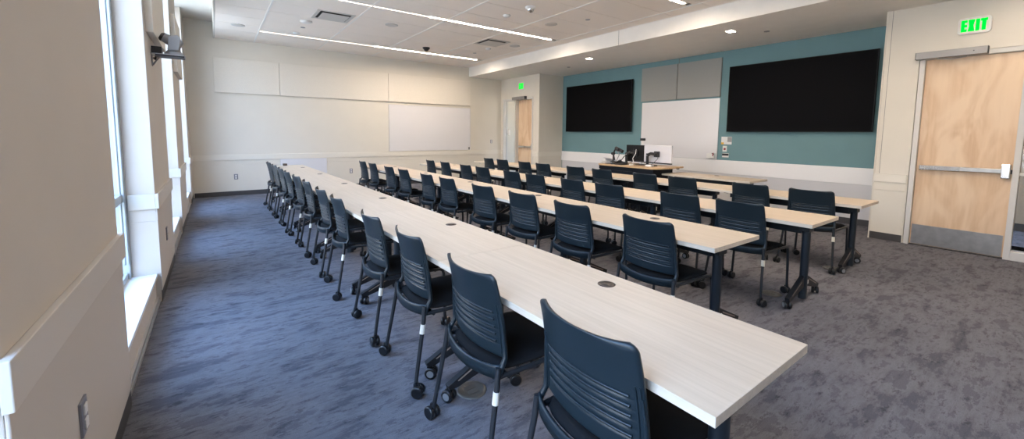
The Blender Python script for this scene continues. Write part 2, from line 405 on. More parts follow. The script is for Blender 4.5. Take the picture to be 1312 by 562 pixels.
# ------------------------------------------------------------------ exit doors
def door(n, y0, y1, side0, side1, zt, recess, swing_label, glass_z0, glass_side):
    """leaf between y0 and y1; sidelight between side0 and side1"""
    f = MB(); d0, d1 = DX - .012, DX + .155
    fw = .055
    lo, hi = min(y0, side0), max(y1, side1)
    f.box((d0, y0 - fw, 0), (d1, y0 - .003, zt)); f.box((d0, y1 + .003, 0), (d1, y1 + fw, zt))
    f.box((d0, lo - fw, zt), (d1, hi + fw, zt + fw))
    if glass_side < 0: a, b = side0, y0 - fw
    else: a, b = y1 + fw, side1
    if glass_side < 0: f.box((d0, a - fw, 0), (d1, a, zt))
    else: f.box((d0, b, 0), (d1, b + fw, zt))
    f.box((d0 + .0, a, 0), (d1, b, glass_z0))
    f.box((d0 + .03, a, 1.00), (d1 - .03, b, 1.035)) if glass_side < 0 else None
    # door stops
    f.box((DX + recess + .05, y0 - .003, 0), (d1 - .02, y0 + .018, zt)); f.box((DX + recess + .05, y1 - .018, 0), (d1 - .02, y1 + .003, zt))
    fr = struct(f.build('door_%d' % n, 'frame', bevel=0.003))
    g = MB(); g.box((DX + .07, a, glass_z0), (DX + .078, b, zt)); g.build('sidelight_pane', 'glass_in', fr)
    lf = MB(); lf.box((DX + recess, y0, .012), (DX + recess + .045, y1, zt - .004))
    leaf = lf.build('door_leaf', 'maple', fr)
    X = DX + recess
    kp = MB(); kp.box((X - .002, y0 + .012, .016), (X, y1 - .012, .275)); kp.build('kick_plate', 'steel', leaf)
    pb = MB(); zb = 1.045
    pb.box((X - .062, y0 + .03, zb - .026), (X - .036, y1 - .32, zb + .026), 1)
    pb.box((X - .068, y1 - .40, zb - .030), (X - .034, y1 - .035, zb + .030), 0)
    pb.box((X - .036, y1 - .07, zb - .024), (X, y1 - .04, zb + .024), 0)
    pb.box((X - .036, y0 + .03, zb - .02), (X, y0 + .10, zb + .02), 0)
    pbo = pb.build('push_bar', ['chrome', 'steel'], leaf, bevel=.005)
    lc = MB(); lc.box((X - .07, y0 + .012, zb - .085), (X, y0 + .085, zb + .085)); lc.build('latch_case', 'chrome', leaf, bevel=.008)
    st = MB(); st.box((X - .03, y0 - .0, zb - .03), (X - .005, y0 + .012, zb + .02)); st.build('latch_bolt', 'dark', leaf)
    cl = MB(); cl.box((d0 - .09, y1 - .53, zt + .002), (d0, y1 + .085, zt + .088), 0)
    cl.box((d0 - .091, y1 + .085, zt + .002), (d0, y1 + .091, zt + .088), 1); cl.box((d0 - .091, y1 - .536, zt + .002), (d0, y1 - .53, zt + .088), 1)
    cl.lathe((d0 - .0905, y1 - .42, zt + .045), [(.006, -.002), (.006, .002)], 'x', 12, 1)
    clo = cl.build('door_closer', ['closer', 'dark'], fr, bevel=.003)
    ar = MB(); ar.tube([(d0 - .05, y1 - .12, zt - .0), (d0 - .05, y1 - .12, zt - .015)], .012, 10)
    ar.tube([(d0 - .05, y1 - .12, zt - .012), (d0 - .075, y1 - .25, zt - .03)], .006, 8)
    ar.tube([(d0 - .075, y1 - .25, zt - .03), (d0 - .03, y1 - .36, zt - .008)], .006, 8)
    ar.build('closer_arm', 'steel', fr)
    th = MB(); th.box((DX + .0, y0, 0), (DX + .15, y1, .008)); th.build('threshold', 'dark', fr)
    return fr
door(1, 0.415, 1.232, -0.46, 0, 2.44, .035, '', .10, -1)
door(2, 9.42, 10.19, 10.24, 10.84, 2.46, .10, '', .10, 1)
# the corridor seen through the sidelights
cm = MB(); cm.box((DX + .15, BY, -.12), (DX + 2.6, YC - .1, 0), 1); cm.box((DX + 2.5, BY, 0), (DX + 2.6, YC - .1, 2.7), 0)
cm.box((DX + .15, BY, 2.7), (DX + 2.6, YC - .1, 2.8), 0); cm.box((DX + .15, BY - .1, 0), (DX + 2.6, BY, 2.7), 0)
cm.box((DX + 2.49, BY, .0), (DX + 2.5, YC - .1, .12), 2)
struct(cm.build('wall_corridor_near', ['corr', 'carpet', 'base']))
cm = MB(); cm.box((DX + .15, YF + .1, -.12), (DX + 1.8, FY + .8, 0), 1); cm.box((DX + 1.7, YF + .1, 0), (DX + 1.8, FY + .8, 2.9), 0)
cm.box((DX + .15, YF + .1, 2.8), (DX + 1.8, FY + .8, 2.9), 0); cm.box((DX + .15, FY + .7, 0), (DX + 1.8, FY + .8, 2.9), 0)
struct(cm.build('wall_corridor_far', ['wall', 'carpet']))

def exit_sign(y0, y1, z0, z1, label):
    w, h = y1 - y0, z1 - z0
    t = thing('exit_sign', (DX, (y0 + y1) / 2, z0), label, 'exit sign')
    b = MB(); r = h * .18; pts = []
    for cx, cz, a0 in ((w/2 - r, h - r, 0), (-w/2 + r, h - r, 90), (-w/2 + r, r, 180), (w/2 - r, r, 270)):
        for k in range(5):
            a = math.radians(a0 + k * 22.5); pts.append((-.03, cx + r * math.cos(a), cz + r * math.sin(a)))
    b.prism(pts, (.03, 0, 0)); b.build('housing', 'plate_w', t, bevel=.004)
    g = MB(); X0, X1 = -.033, -.029
    lz0, lz1 = h * .15, h * .86; H = lz1 - lz0; s = h * .155
    x = w * .40       # letters run towards -y
    def bx(ya, yb, za, zb): g.box((X0, ya, lz0 + za), (X1, yb, lz0 + zb))
    lw = w * .185; gp = w * .022
    bx(x - s, x, 0, H)                                            # E
    for za in (0, H/2 - s/2, H - s): bx(x - lw, x - s * .9, za, za + s)
    x -= lw + gp
    xw = lw * 1.12
    for m in (1, -1):                                             # X
        ya, yb = (x, x - xw) if m == 1 else (x - xw, x)
        q = s * .62
        g.prism([(X0, ya + q - (q if m == 1 else 0) * 2 * 0 - q, lz0), (X0, ya - m * s * 1.15, lz0), (X0, yb, lz0 + H), (X0, yb + m * s * 1.15, lz0 + H)], (X1 - X0, 0, 0))
    x -= xw + gp
    bx(x - s * 1.1, x, 0, H); x -= s * 1.1 + gp                    # I
    tw = lw * 1.1
    bx(x - tw, x, H - s, H); bx(x - tw/2 - s * .55, x - tw/2 + s * .55, 0, H - s * .9)   # T
    g.build('letters', 'green', t)
exit_sign(.700, .975, 2.700, 2.895, 'white rounded exit sign with green letters above the near wooden door')
exit_sign(9.78, 10.05, 2.74, 2.98, 'green-lit exit sign high above the distant wooden door')

# ------------------------------------------------------------------ ceiling fittings
for k, ly in enumerate(LY):
    names = ['behind the camera', 'cut off by the frame top', 'the middle one', 'nearest the far wall']
    t = thing('linear_ceiling_light', (3.45, ly, ZC), 'recessed linear ceiling light, lit warm white, ' + names[k], 'ceiling light', 'lit linear lamps')
    h = MB()
    for sg in (-1, 1): h.box((-.35, sg * .032, -.004), (2.43, sg * .049, .03))
    h.box((2.40, -.032, -.004), (2.43, .032, .03)); h.build('lamp_housing', 'tbar', t)
    d = MB(); d.box((-.35, -.032, .004), (2.40, .032, .02)); d.build('diffuser', 'lamp', t)
    if k:
        t2 = thing('linear_ceiling_light', (1.96, ly, ZC), 'dimmed slim window-side part of the linear ceiling light, ' + names[k], 'ceiling light', 'dimmed linear lamps')
        h = MB()
        for sg in (-1, 1): h.box((-1.13, sg * .015, -.004), (1.135, sg * .049, .03))
        h.build('lamp_housing', 'tbar', t2)
        d = MB(); d.box((-1.13, -.013, .004), (1.135, .013, .02)); d.build('diffuser', 'lamp_off', t2)
for y, lab in ((3.48, 'small square downlight in the soffit, right of the panel pair'), (6.62, 'small square downlight in the soffit above the left screen'), (0.34, 'small square downlight in the soffit near the wooden door')):
    t = thing('downlight', (6.945, y, ZT), lab, 'downlight', 'soffit downlights')
    h = MB()
    for a, b in (((-.075, -.06), (.075, -.05)), ((-.075, .05), (.075, .06)), ((-.075, -.05), (-.065, .05)), ((.065, -.05), (.075, .05))):
        h.box((a[0], a[1], -.004), (b[0], b[1], 0))
    h.build('trim_ring', 'tbar', t)
    d = MB(); d.box((-.065, -.05, -.003), (.065, .05, -.0005)); d.build('diffuser', 'down', t)
for x, lab in ((1.76, 'square ceiling air vent over the window-side tables'), (5.02, 'square ceiling air vent beside the lit middle lamp strip')):
    t = thing('ceiling_vent', (x, 7.70, ZC), lab, 'air vent', 'ceiling air vents')
    f = MB()
    o, i2 = .30, .255
    for a, b in (((-o, -o), (o, -i2)), ((-o, i2), (o, o)), ((-o, -i2), (-i2, i2)), ((i2, -i2), (o, i2))):
        f.box((a[0], a[1], -.008), (b[0], b[1], .0))
    # sloping collar
    for r0, z0, r1, z1 in ((i2, -.008, .225, .012),):
        vs = [(sx * r0, sy * r0, z0) for sx, sy in ((-1,-1),(1,-1),(1,1),(-1,1))] + [(sx * r1, sy * r1, z1) for sx, sy in ((-1,-1),(1,-1),(1,1),(-1,1))]
        f.add(vs, [(0,1,5,4),(1,2,6,5),(2,3,7,6),(3,0,4,7)])
    f.build('vent_frame', 'vent', t, fixn=False)
    d = MB(); d.box((-.25, -.25, -.001), (.25, .25, .0)); d.build('duct_opening', 'duct', t)  # near-black sheet painted as the shade inside the vent
    c = MB(); c.box((-.215, -.215, -.026), (.215, .215, -.018)); c.build('centre_plate', 'vent', t, bevel=.003)
def disc(name, x, y, z, prof, mat, lab, cat, grp=None, mats=None):
    m = MB(); m.lathe((0, 0, 0), prof, 'z', 24)
    return tag(m.build(name, mat, loc=(x, y, z)), lab, cat, grp)
SP = [(.115, 0), (.115, -.006), (.10, -.010), (.0005, -.010)]
for x, y, lab in ((.46, 9.43, 'by the window edge of the tiles'), (2.76, 7.63, 'between the two lamp strips'), (5.04, 5.77, 'right of the lit middle lamp strip'), (5.62, 7.67, 'just beyond the right end of the middle lamp strip')):
    disc('ceiling_speaker', x, y, ZC, SP, 'vent', 'round flush ceiling speaker ' + lab, 'speaker', 'round ceiling speakers')
SM = [(.065, 0), (.065, -.012), (.045, -.03), (.02, -.036), (.0005, -.036)]
disc('occupancy_sensor', 1.44, 8.33, ZC, [(.10, 0), (.10, -.014), (.07, -.034), (.0005, -.038)], 'plate_w', 'white domed sensor beside the left ceiling air vent', 'sensor', 'ceiling sensors')
disc('smoke_detector', 1.44, 9.40, ZC, SM, 'plate_w', 'small white dome on the tiles near the far wall', 'sensor', 'ceiling sensors')
disc('smoke_detector', 4.08, 5.80, ZC, SM, 'plate_w', 'small white dome beside the glossy camera dome', 'sensor', 'ceiling sensors')
disc('smoke_detector', 5.30, 8.28, ZC, SM, 'plate_w', 'small white dome in front of the right ceiling air vent', 'sensor', 'ceiling sensors')
for x, y, z, lab in ((1.47, 8.86, ZC, 'near the left vent'), (5.34, 5.15, ZC, 'on the tiles right of the middle lamp'), (5.33, 8.95, ZC, 'near the far end of the farthest lamp'), (7.41, 7.77, ZT, 'in the soffit above the left screen'), (7.40, 3.12, ZT, 'in the soffit above the right screen')):
    disc('sprinkler_cover', x, y, z, [(.042, 0), (.042, -.006), (.036, -.009), (.0005, -.009)], 'grey', 'small round sprinkler cover ' + lab, 'sprinkler', 'sprinkler covers')
for x, y, dm, lab in ((4.12, 5.21, 'chrome', 'security camera dome with shiny ball on the ceiling, nearest'), (4.11, 9.10, 'dark', 'black ceiling camera dome near the farthest lamp strip')):
    t = thing('security_camera', (x, y, ZC), lab, 'security camera')
    b = MB(); b.lathe((0, 0, 0), [(.085, 0), (.085, -.02), (.07, -.035), (.0005, -.036)], 'z', 24); b.build('camera_base', 'plate_w' if dm == 'chrome' else 'dark', t)
    b = MB(); b.lathe((0, 0, -.034), [(.058, 0), (.056, -.018), (.045, -.036), (.026, -.049), (.0005, -.054)], 'z', 24); b.build('camera_dome', dm, t)

# ------------------------------------------------------------------ things on the walls
def slab(name, a, b, mat, lab, cat, grp=None, bevel=.004):
    a = Vector(a); b = Vector(b); c = (a + b) / 2; m = MB(); m.box(a - c, b - c)
    return tag(m.build(name, mat, loc=c, bevel=bevel), lab, cat, grp)
for (x0, x1, lab) in ((0.056, 1.284, 'leftmost and shortest'), (1.292, 3.846, 'middle one'), (3.854, 6.375, 'rightmost, above the far whiteboard')):
    slab('acoustic_panel', (x0, FY - .04, 2.27), (x1, FY, 3.01), 'wpanel', 'pale fabric acoustic panel high on the far wall, ' + lab, 'acoustic panel', 'panels along the far wall')
for (y0, y1, lab) in ((4.365, 5.333, 'nearer the right screen'), (5.347, 6.285, 'nearer the left screen')):
    slab('acoustic_panel', (TX - .045, y0, 2.235), (TX, y1, 3.02), 'gpanel', 'grey fabric acoustic panel over the whiteboard on the teal wall, ' + lab, 'acoustic panel', 'panels on the teal wall')
for (y0, y1, lab) in ((4.55, 5.62, 'second window pier, above the camera bracket'), (7.38, 8.45, 'third window pier, farther from the camera')):
    slab('acoustic_panel', (WX + .0, y0, 2.24), (WX + .05, y1, 3.02), 'wpanel', 'beige fabric acoustic panel on the ' + lab, 'acoustic panel', 'panels on the window piers')

def whiteboard(x, y, z, w, h, axis, lab):
    t = thing('whiteboard', (x, y, z), lab, 'whiteboard')
    m, f, tr = MB(), MB(), MB()
    def B(mb, u0, u1, z0, z1, d0, d1):
        if axis == 'y': mb.box((u0, -d1, z0), (u1, -d0, z1))
        else: mb.box((-d1, u0, z0), (-d0, u1, z1))
    B(m, -w/2, w/2, 0, h, 0, .016)
    for a in ((-w/2 - .006, w/2 + .006, -.006, .002), (-w/2 - .006, w/2 + .006, h - .002, h + .006), (-w/2 - .006, -w/2 + .002, 0, h), (w/2 - .002, w/2 + .006, 0, h)):
        B(f, *a, 0, .019)
    m.build('board_surface', 'board', t); f.build('board_edge', 'alu', t)
whiteboard(5.125, FY, .935, 2.53, 1.255, 'y', 'white marker board on the far wall below the pale panels')
whiteboard(TX, 5.32, .944, 1.88, 1.256, 'x', 'white marker board on the teal wall between the two black screens')
slab('wall_access_panel', (1.24, FY - .018, .33), (2.26, FY, .80), 'board', 'flat white panel low on far wall behind the window-side table row', 'wall panel')

def tv(y0, y1, z0, z1, lab):
    t = thing('wall_screen', (8.366, (y0 + y1) / 2, z0), lab, 'screen')
    w, h = y1 - y0, z1 - z0
    m = MB(); m.box((.0, -w/2, 0), (.045, w/2, h)); m.build('casing', 'bezel', t, bevel=.004)
    m = MB(); m.box((-.003, -w/2 + .014, .016), (.001, w/2 - .014, h - .014)); m.build('display', 'screen', t)
    m = MB(); m.box((.045, -w * .3, h * .25), (.099, w * .3, h * .75)); m.build('wall_mount', 'dark', t)
tv(6.52, 8.84, 1.512, 2.80, 'large black wall screen, the left and farther one')
tv(1.895, 4.17, 1.516, 2.80, 'large black wall screen, the right one nearer the wooden door')

def outlet(loc, face, lab, mat='plate_m', w=.075, h=.12, grp='wall outlets'):
    t = thing('wall_outlet', loc, lab, 'outlet', grp)
    p, q2 = MB(), MB()
    def B(mb, u0, u1, z0, z1, d0, d1):
        if face == '+x': mb.box((d0, u0, z0), (d1, u1, z1))
        elif face == '-y': mb.box((u0, -d1, z0), (u1, -d0, z1))
        else: mb.box((-d1, u0, z0), (-d0, u1, z1))
    B(p, -w/2, w/2, 0, h, 0, .008); B(q2, -w * .22, w * .22, h * .14, h * .44, .008, .013); B(q2, -w * .22, w * .22, h * .56, h * .86, .008, .013)
    p.build('cover_plate', mat, t, bevel=.002); q2.build('socket', 'plate_w' if mat == 'plate_m' else 'dark', t, bevel=.002)
from math import *
outlet((WX + .006, 1.92, .40), '+x', 'grey outlet plate low on the nearest window pier')
outlet((WX + .006, 5.02, .40), '+x', 'small grey outlet low on the second window pier')
outlet((.36, FY - .006, .36), '-y', 'outlet on the far wall left of all tables')
outlet((2.84, FY - .006, .38), '-y', 'outlet on the far wall between the first and second table rows')
outlet((7.17, FY, 1.13), '-y', 'small grey control on the far wall in the corner by the door', 'plate_m', .07, .11)
outlet((6.34, FY - .02, .93), '-y', 'small white box at lower right corner of the far whiteboard', 'plate_w', .12, .10)
slab('card_reader', (DX + .045, 10.60, 1.40), (DX + .069, 10.72, 1.56), 'plate_w', 'small white plate behind the narrow glass beside the distant door', 'notice')
# notices between whiteboard and right screen
t = thing('wall_notice', (TX, 4.20, 1.26), 'small white notice with yellow corner and grey picture on the teal wall', 'notice')
m = MB(); m.box((-.004, -.105, 0), (0, .105, .155)); m.build('card', 'paper', t)
m = MB(); m.box((-.006, -.105, .05), (-.004, -.02, .15)); m.build('grey_picture', 'grey', t)
m = MB(); m.box((-.006, .05, 0.0), (-.004, .105, .04)); m.build('yellow_corner', 'yellow', t)
t = thing('call_button', (TX, 4.225, 1.11), 'white wall plate with a dark red round button', 'button')
m = MB(); m.box((-.01, -.042, 0), (0, .042, .12)); m.build('button_plate', 'plate_w', t, bevel=.002)
m = MB(); m.lathe((-.018, 0, .055), [(.001, 0), (.020, 0), (.024, .008)], 'x', 20); m.build('push_button', 'red', t)
t = thing('control_plate', (TX, 4.205, .995), 'small black and white control plate under the red button', 'control panel')
m = MB(); m.box((-.008, -.065, 0), (0, .065, .085)); m.build('plate', 'plate_w', t)
m = MB(); m.box((-.011, -.065, .035), (-.008, .065, .078)); m.build('dark_strip', 'dark', t)
t = thing('marker_holder', (TX - .024, 4.475, .965), 'white box with a red and black marker at the board corner', 'marker holder')
m = MB(); m.box((-.06, -.07, 0), (-.0, .085, .10)); m.build('holder_box', 'plate_w', t, bevel=.004)
m = MB(); m.tube([(-.068, -.05, .05), (-.068, -.062, .115)], .010, 10); m.build('red_marker', 'red', t)
m = MB(); m.tube([(-.068, -.075, .085), (-.068, -.03, .105)], .008, 10); m.build('black_marker', 'dark', t)

# camera on a bracket, second pier
t = thing('tracking_camera', (WX, 4.86, 2.10), 'grey room camera standing on a wall bracket of the second window pier', 'camera')
m = MB(); m.box((0, -.02, -.10), (.006, .02, .05)); m.tube([(.006, 0, -.09), (.03, 0, -.05), (.06, 0, -.008)], .007, 8); m.build('wall_bracket', 'grey', t)
m = MB(); m.box((.0, -.085, .0), (.235, .085, .007)); m.build('bracket_shelf', 'steel', t, bevel=.002)
m = MB(); m.box((.03, -.08, -.012), (.230, .08, .0)); m.build('shelf_underside', 'dark', t, bevel=.002)
m = MB(); m.box((.005, -.05, .008), (.075, .05, .070)); m.tube([(.03, .03, .01), (.02, .04, -.04), (.01, .03, -.02)], .008, 8); m.build('cable_clamp', 'dark', t, bevel=.008)
m = MB(); m.lathe((.155, 0, .007), [(.066, 0), (.068, .02), (.05, .04), (.034, .052)], 'z', 28); m.build('camera_base', 'grey', t)
m = MB()
for sg in (-1, 1): m.prism([(.118, sg * .055, .05), (.195, sg * .055, .05), (.215, sg * .055, .150), (.190, sg * .055, .185), (.125, sg * .055, .165)], (0, sg * .018, 0))
m.box((.115, -.070, .045), (.198, .070, .062)); m.build('camera_yoke', 'grey', t, bevel=.006)
RT = Matrix.Translation((.160, 0, .125)) @ Matrix.Rotation(radians(28), 4, 'Y')
m = MB(); m.lathe((0, 0, 0), [(.020, -.095), (.040, -.080), (.046, -.02), (.046, .045), (.03, .06), (.001, .062)], 'x', 24); m.v = [tuple(RT @ Vector(v)) for v in m.v]
hd = m.build('camera_head', 'grey', t)
m = MB(); m.lathe((-.100, 0, 0), [(.030, -.004), (.040, .010), (.040, .03)], 'x', 24); m.v = [tuple(RT @ Vector(v)) for v in m.v]; m.build('lens', 'dark', t)

# ------------------------------------------------------------------ chairs
def shell_x(u, z):
    """back shell: u across (-1..1), z height -> x (concave towards the sitter)"""
    t = (z - .50) / .354
    x = -.172 - .020 * t - .046 * t * t
    return x + .046 * u * u * (0.85 + .25 * t)
def shell_mesh():
    mb = MB(); nu, nv = 28, 96; T = .008
    def halfw(t):
        w = .225 - .016 * t
        if t > .93: w -= .030 * (1 - sqrt(max(0, 1 - ((t - .93) / .07) ** 2)))
        if t < .07: w -= .022 * (1 - sqrt(max(0, 1 - ((.07 - t) / .07) ** 2)))
        return w
    def pt(i, j, back):
        u = -1 + 2 * i / nu; t = j / nv
        z = .50 + .354 * t
        # edges of the shell: top edge slightly crowned
        z += (.003 * (1 - u * u) + .009 * u ** 4) * t
        y = u * halfw(t); x = shell_x(u, z) 
        if back:
            x -= T
            # five long pressed slots
            au = abs(u)
            if au < .80:
                fade = min(1, (.80 - au) / .04)
                for k in range(5):
                    d = z - (.566 + .0315 * k)
                    if -.013 < d < .001: x += .0052 * fade * (1 - abs(d + .006) / .007)
        return (x, y, z)
    V = [pt(i, j, True) for j in range(nv + 1) for i in range(nu + 1)]
    N = len(V); V += [pt(i, j, False) for j in range(nv + 1) for i in range(nu + 1)]
    F = []; q = nu + 1
    for j in range(nv):
        for i in range(nu):
            a = j * q + i; F.append((a, a + 1, a + q + 1, a + q)); F.append((N + a, N + a + q, N + a + q + 1, N + a + 1))
    for i in range(nu):
        F.append((i, N + i, N + i + 1, i + 1)); a = nv * q + i; F.append((a, a + 1, N + a + 1, N + a))
    for j in range(nv):
        a = j * q; F.append((a, a + q, N + a + q, N + a)); a = j * q + nu; F.append((a, N + a, N + a + q, a + q))
    mb.add(V, F, 0, True)
    for k in range(5):                       # raised lips over the slots
        z = .566 + .0315 * k; t = (z - .50) / .354; path = []
        for i in range(21):
            u = -.80 + 1.6 * i / 20; path.append((shell_x(u, z) - T - .0032, u * halfw(t), z + .003 + .006 * (1 - u * u) * t))
        mb.tube(path, [.0052] + [.0040] * 19 + [.0052], 6)
    # long vertical lips beside the uprights
    for s in (-1, 1):
        for off in (.0, .012):
            path = []
            for k in range(12):
                t = .06 + .60 * k / 11; z = .50 + .354 * t; u = s * (.955 - off / .2)
                path.append((shell_x(u, z) - T - .001, u * halfw(t), z))
            mb.tube(path, .0030, 6)
    return mb

def make_caster(parent, x, y, r=.033, hubs=False, w=.056):
    """twin-wheel caster; its own origin is the swivel on the floor"""
    m = MB()
    for s in (-1, 1):
        a, b = (.006, w/2) if s > 0 else (-w/2, -.006)
        m.lathe((.012, 0, r), [(r * .82, a), (r, a + .003), (r, b - .003), (r * .82, b)], 'y', 22, 0)
        if hubs:
            yy = b if s > 0 else a - .002
            m.lathe((.012, 0, r), [(r * .60, yy), (r * .60, yy + .002)], 'y', 18, 1)
    m.box((-.012, -.0055, r * .8), (.020, .0055, r * 2 + .010), 0)
    m.lathe((0, 0, r * 2 - .004), [(.010, 0), (.010, .024)], 'z', 12, 0)
    o = m.build('caster', ['caster', 'hub'], parent, loc=(x, y, 0), bevel=0)
    return o

def make_chair():
    t = empty('rolling_chair', (0, 0, 0))
    shell_mesh().build('backrest', 'chairplastic', t)
    # seat pad
    m = MB(); n = 14
    def seat(top):
        V = []
        for j in range(n + 1):
            for i in range(n + 1):
                u, v = -1 + 2*i/n, -1 + 2*j/n
                # superellipse-like outline
                k = 1 - .10 * (abs(u) ** 6) * (abs(v) ** 6)
                x = .065 + .205 * v * k - (.058 * (1 - .55 * u * u) * ((1 - v) / 2) ** 3); y = .222 * u * k * (1 + .03 * v)
                edge = max(abs(u), abs(v))
                z = (.472 if top else .446) - (.012 if top else -.004) * edge ** 6 - .010 * max(0, v) ** 3 - .006 * (1 - v * v) * (1 - u * u)
                V.append((x, y, z))
        return V
    A, B = seat(True), seat(False); N = len(A); q = n + 1; F = []
    for j in range(n):
        for i in range(n):
            a = j*q + i; F.append((a, a+1, a+q+1, a+q)); F.append((N+a, N+a+q, N+a+q+1, N+a+1))
    for i in range(n):
        F.append((i, N+i, N+i+1, i+1)); a = n*q + i; F.append((a, a+1, N+a+1, N+a)); a = i*q; F.append((a, a+q, N+a+q, N+a)); a = i*q + n; F.append((a, N+a, N+a+q, a+q))
    m.add(A + B, F, 0, True); m.build('seat', 'seatfab', t)
    # curved polymer bar behind the seat
    m = MB(); P0, P1 = [], []
    k = 18; V = []
    for i in range(k + 1):
        u = -1 + 2*i/k; y = .229 * u
        x = -.222 + .045 * u * u + (.010 * abs(u) ** 8)
        zc = .446 + .014 * u * u; h = .027 + .004 * abs(u) ** 4
        for dx, dz in ((-.010, -h), (-.012, h * .7), (-.007, h), (.004, h * .8), (.004, -h)):
            V.append((x + dx, y, zc + dz))
    F = []
    for i in range(k):
        for j in range(5): F.append((i*5 + j, i*5 + (j+1) % 5, (i+1)*5 + (j+1) % 5, (i+1)*5 + j))
    F += [(4, 3, 2, 1, 0), tuple(k*5 + j for j in range(5))]
    m.add(V, F, 0, True); m.build('back_bar', 'chairplastic', t)
    # uprights carry the shell
    for s in (-1, 1):
        m = MB(); pth = [(-.184, s*.226, .435), (-.165, s*.225, .478)] + [(shell_x(1, z) - .012, s*(.222 - .012*(z-.5)/.2), z) for z in (.51, .55, .60, .65, .70)]
        m.tube(pth, [.012, .012, .0115, .011, .009, .006, .003], 10); m.build('back_upright', 'chairplastic', t)
    # seat frame tubes
    m = MB()
    for s in (-1, 1):
        m.tube([(-.184, s*.222, .438), (-.05, s*.228, .437), (.15, s*.232, .440), (.235, s*.235, .438), (.258, s*.237, .425)], .011, 10)
    m.tube([(.20, -.234, .432), (.20, .234, .432)], .010, 8); m.tube([(-.13, -.228, .428), (-.13, .228, .428)], .010, 8)
    m.build('seat_frame', 'chairmetal', t)
    for s in (-1, 1):
        m = MB(); m.tube([(-.184, s*.227, .482), (-.192, s*.230, .40), (-.218, s*.240, .25), (-.243, s*.250, .11), (-.250, s*.254, .065)], [.0125, .0125, .0115, .011, .011], 12)
        lg = m.build('leg', 'chairmetal', t)
        if s < 0:
            m = MB(); m.tube([(-.1945, s*.2310, .385), (-.2030, s*.2345, .335)], .0142, 14); lb = m.build('leg_sleeve', 'label', lg); lb['label'] = 'pale sticker band round the leg'
        m = MB(); m.tube([(.255, s*.236, .432), (.266, s*.238, .40), (.268, s*.242, .25), (.268, s*.248, .065)], .0112, 12); m.build('leg', 'chairmetal', t)
    for x, y in ((-.250, -.256), (-.250, .256), (.268, -.248), (.268, .248)): make_caster(t, x, y)
    return t

X0 = [.976, 2.479, 3.798, 5.281]
Y0 = [.4735, 1.2636, 1.173, 1.225]
SL = [.009, 0, 0, 0]
CY = [[.86, 1.54, 2.26, 2.92, 3.86, 4.52, 5.33, 6.03, 6.73, 7.43, 8.22, 8.95],
      [1.68, 2.44, 3.15, 3.86, 4.76, 5.36, 6.26, 6.88, 7.79, 8.42],
      [1.68, 2.26, 3.17, 3.79, 4.54, 5.12, 6.01, 6.57, 7.42, 8.08],
      [1.63, 2.25, 3.15, 3.75, 4.61, 5.23, 6.12, 6.71, 7.54, 8.10]]
ROW = ['window-side row', 'second row from the windows', 'third row from the windows', 'fourth row before the teal wall']
proto = make_chair(); used = False
for r in range(4):
    for i, y in enumerate(CY[r]):
        c = proto if not used else copy_tree(proto); used = True
        x = X0[r] - SL[r] * (y - Y0[r]) + .125
        c.location = (x + random.uniform(-.012, .012), y + (.03 if r else .0), 0); c.rotation_euler = (0, 0, random.uniform(-.035, .035))
        if r == 0 and i == 0: c.location = (x, y, 0); c.rotation_euler = (0, 0, -.01)
        last = i == len(CY[r]) - 1
        pos = 'nearest the camera' if i == 0 else ('at its far end' if last else ORD[i] + ' from the near end')
        c['label'] = 'dark rolling chair, ' + ROW[r] + ', ' + pos
        c['category'] = 'chair'; c['group'] = 'rolling chairs at the ' + ROW[r]
        for ch in c.children:
            if ch.name.startswith('caster'): ch.rotation_euler = (0, 0, random.choice((0.2, 2.6, 3.4, 2.2, -.6, .9, 1.4)) + random.uniform(-.4, .4))

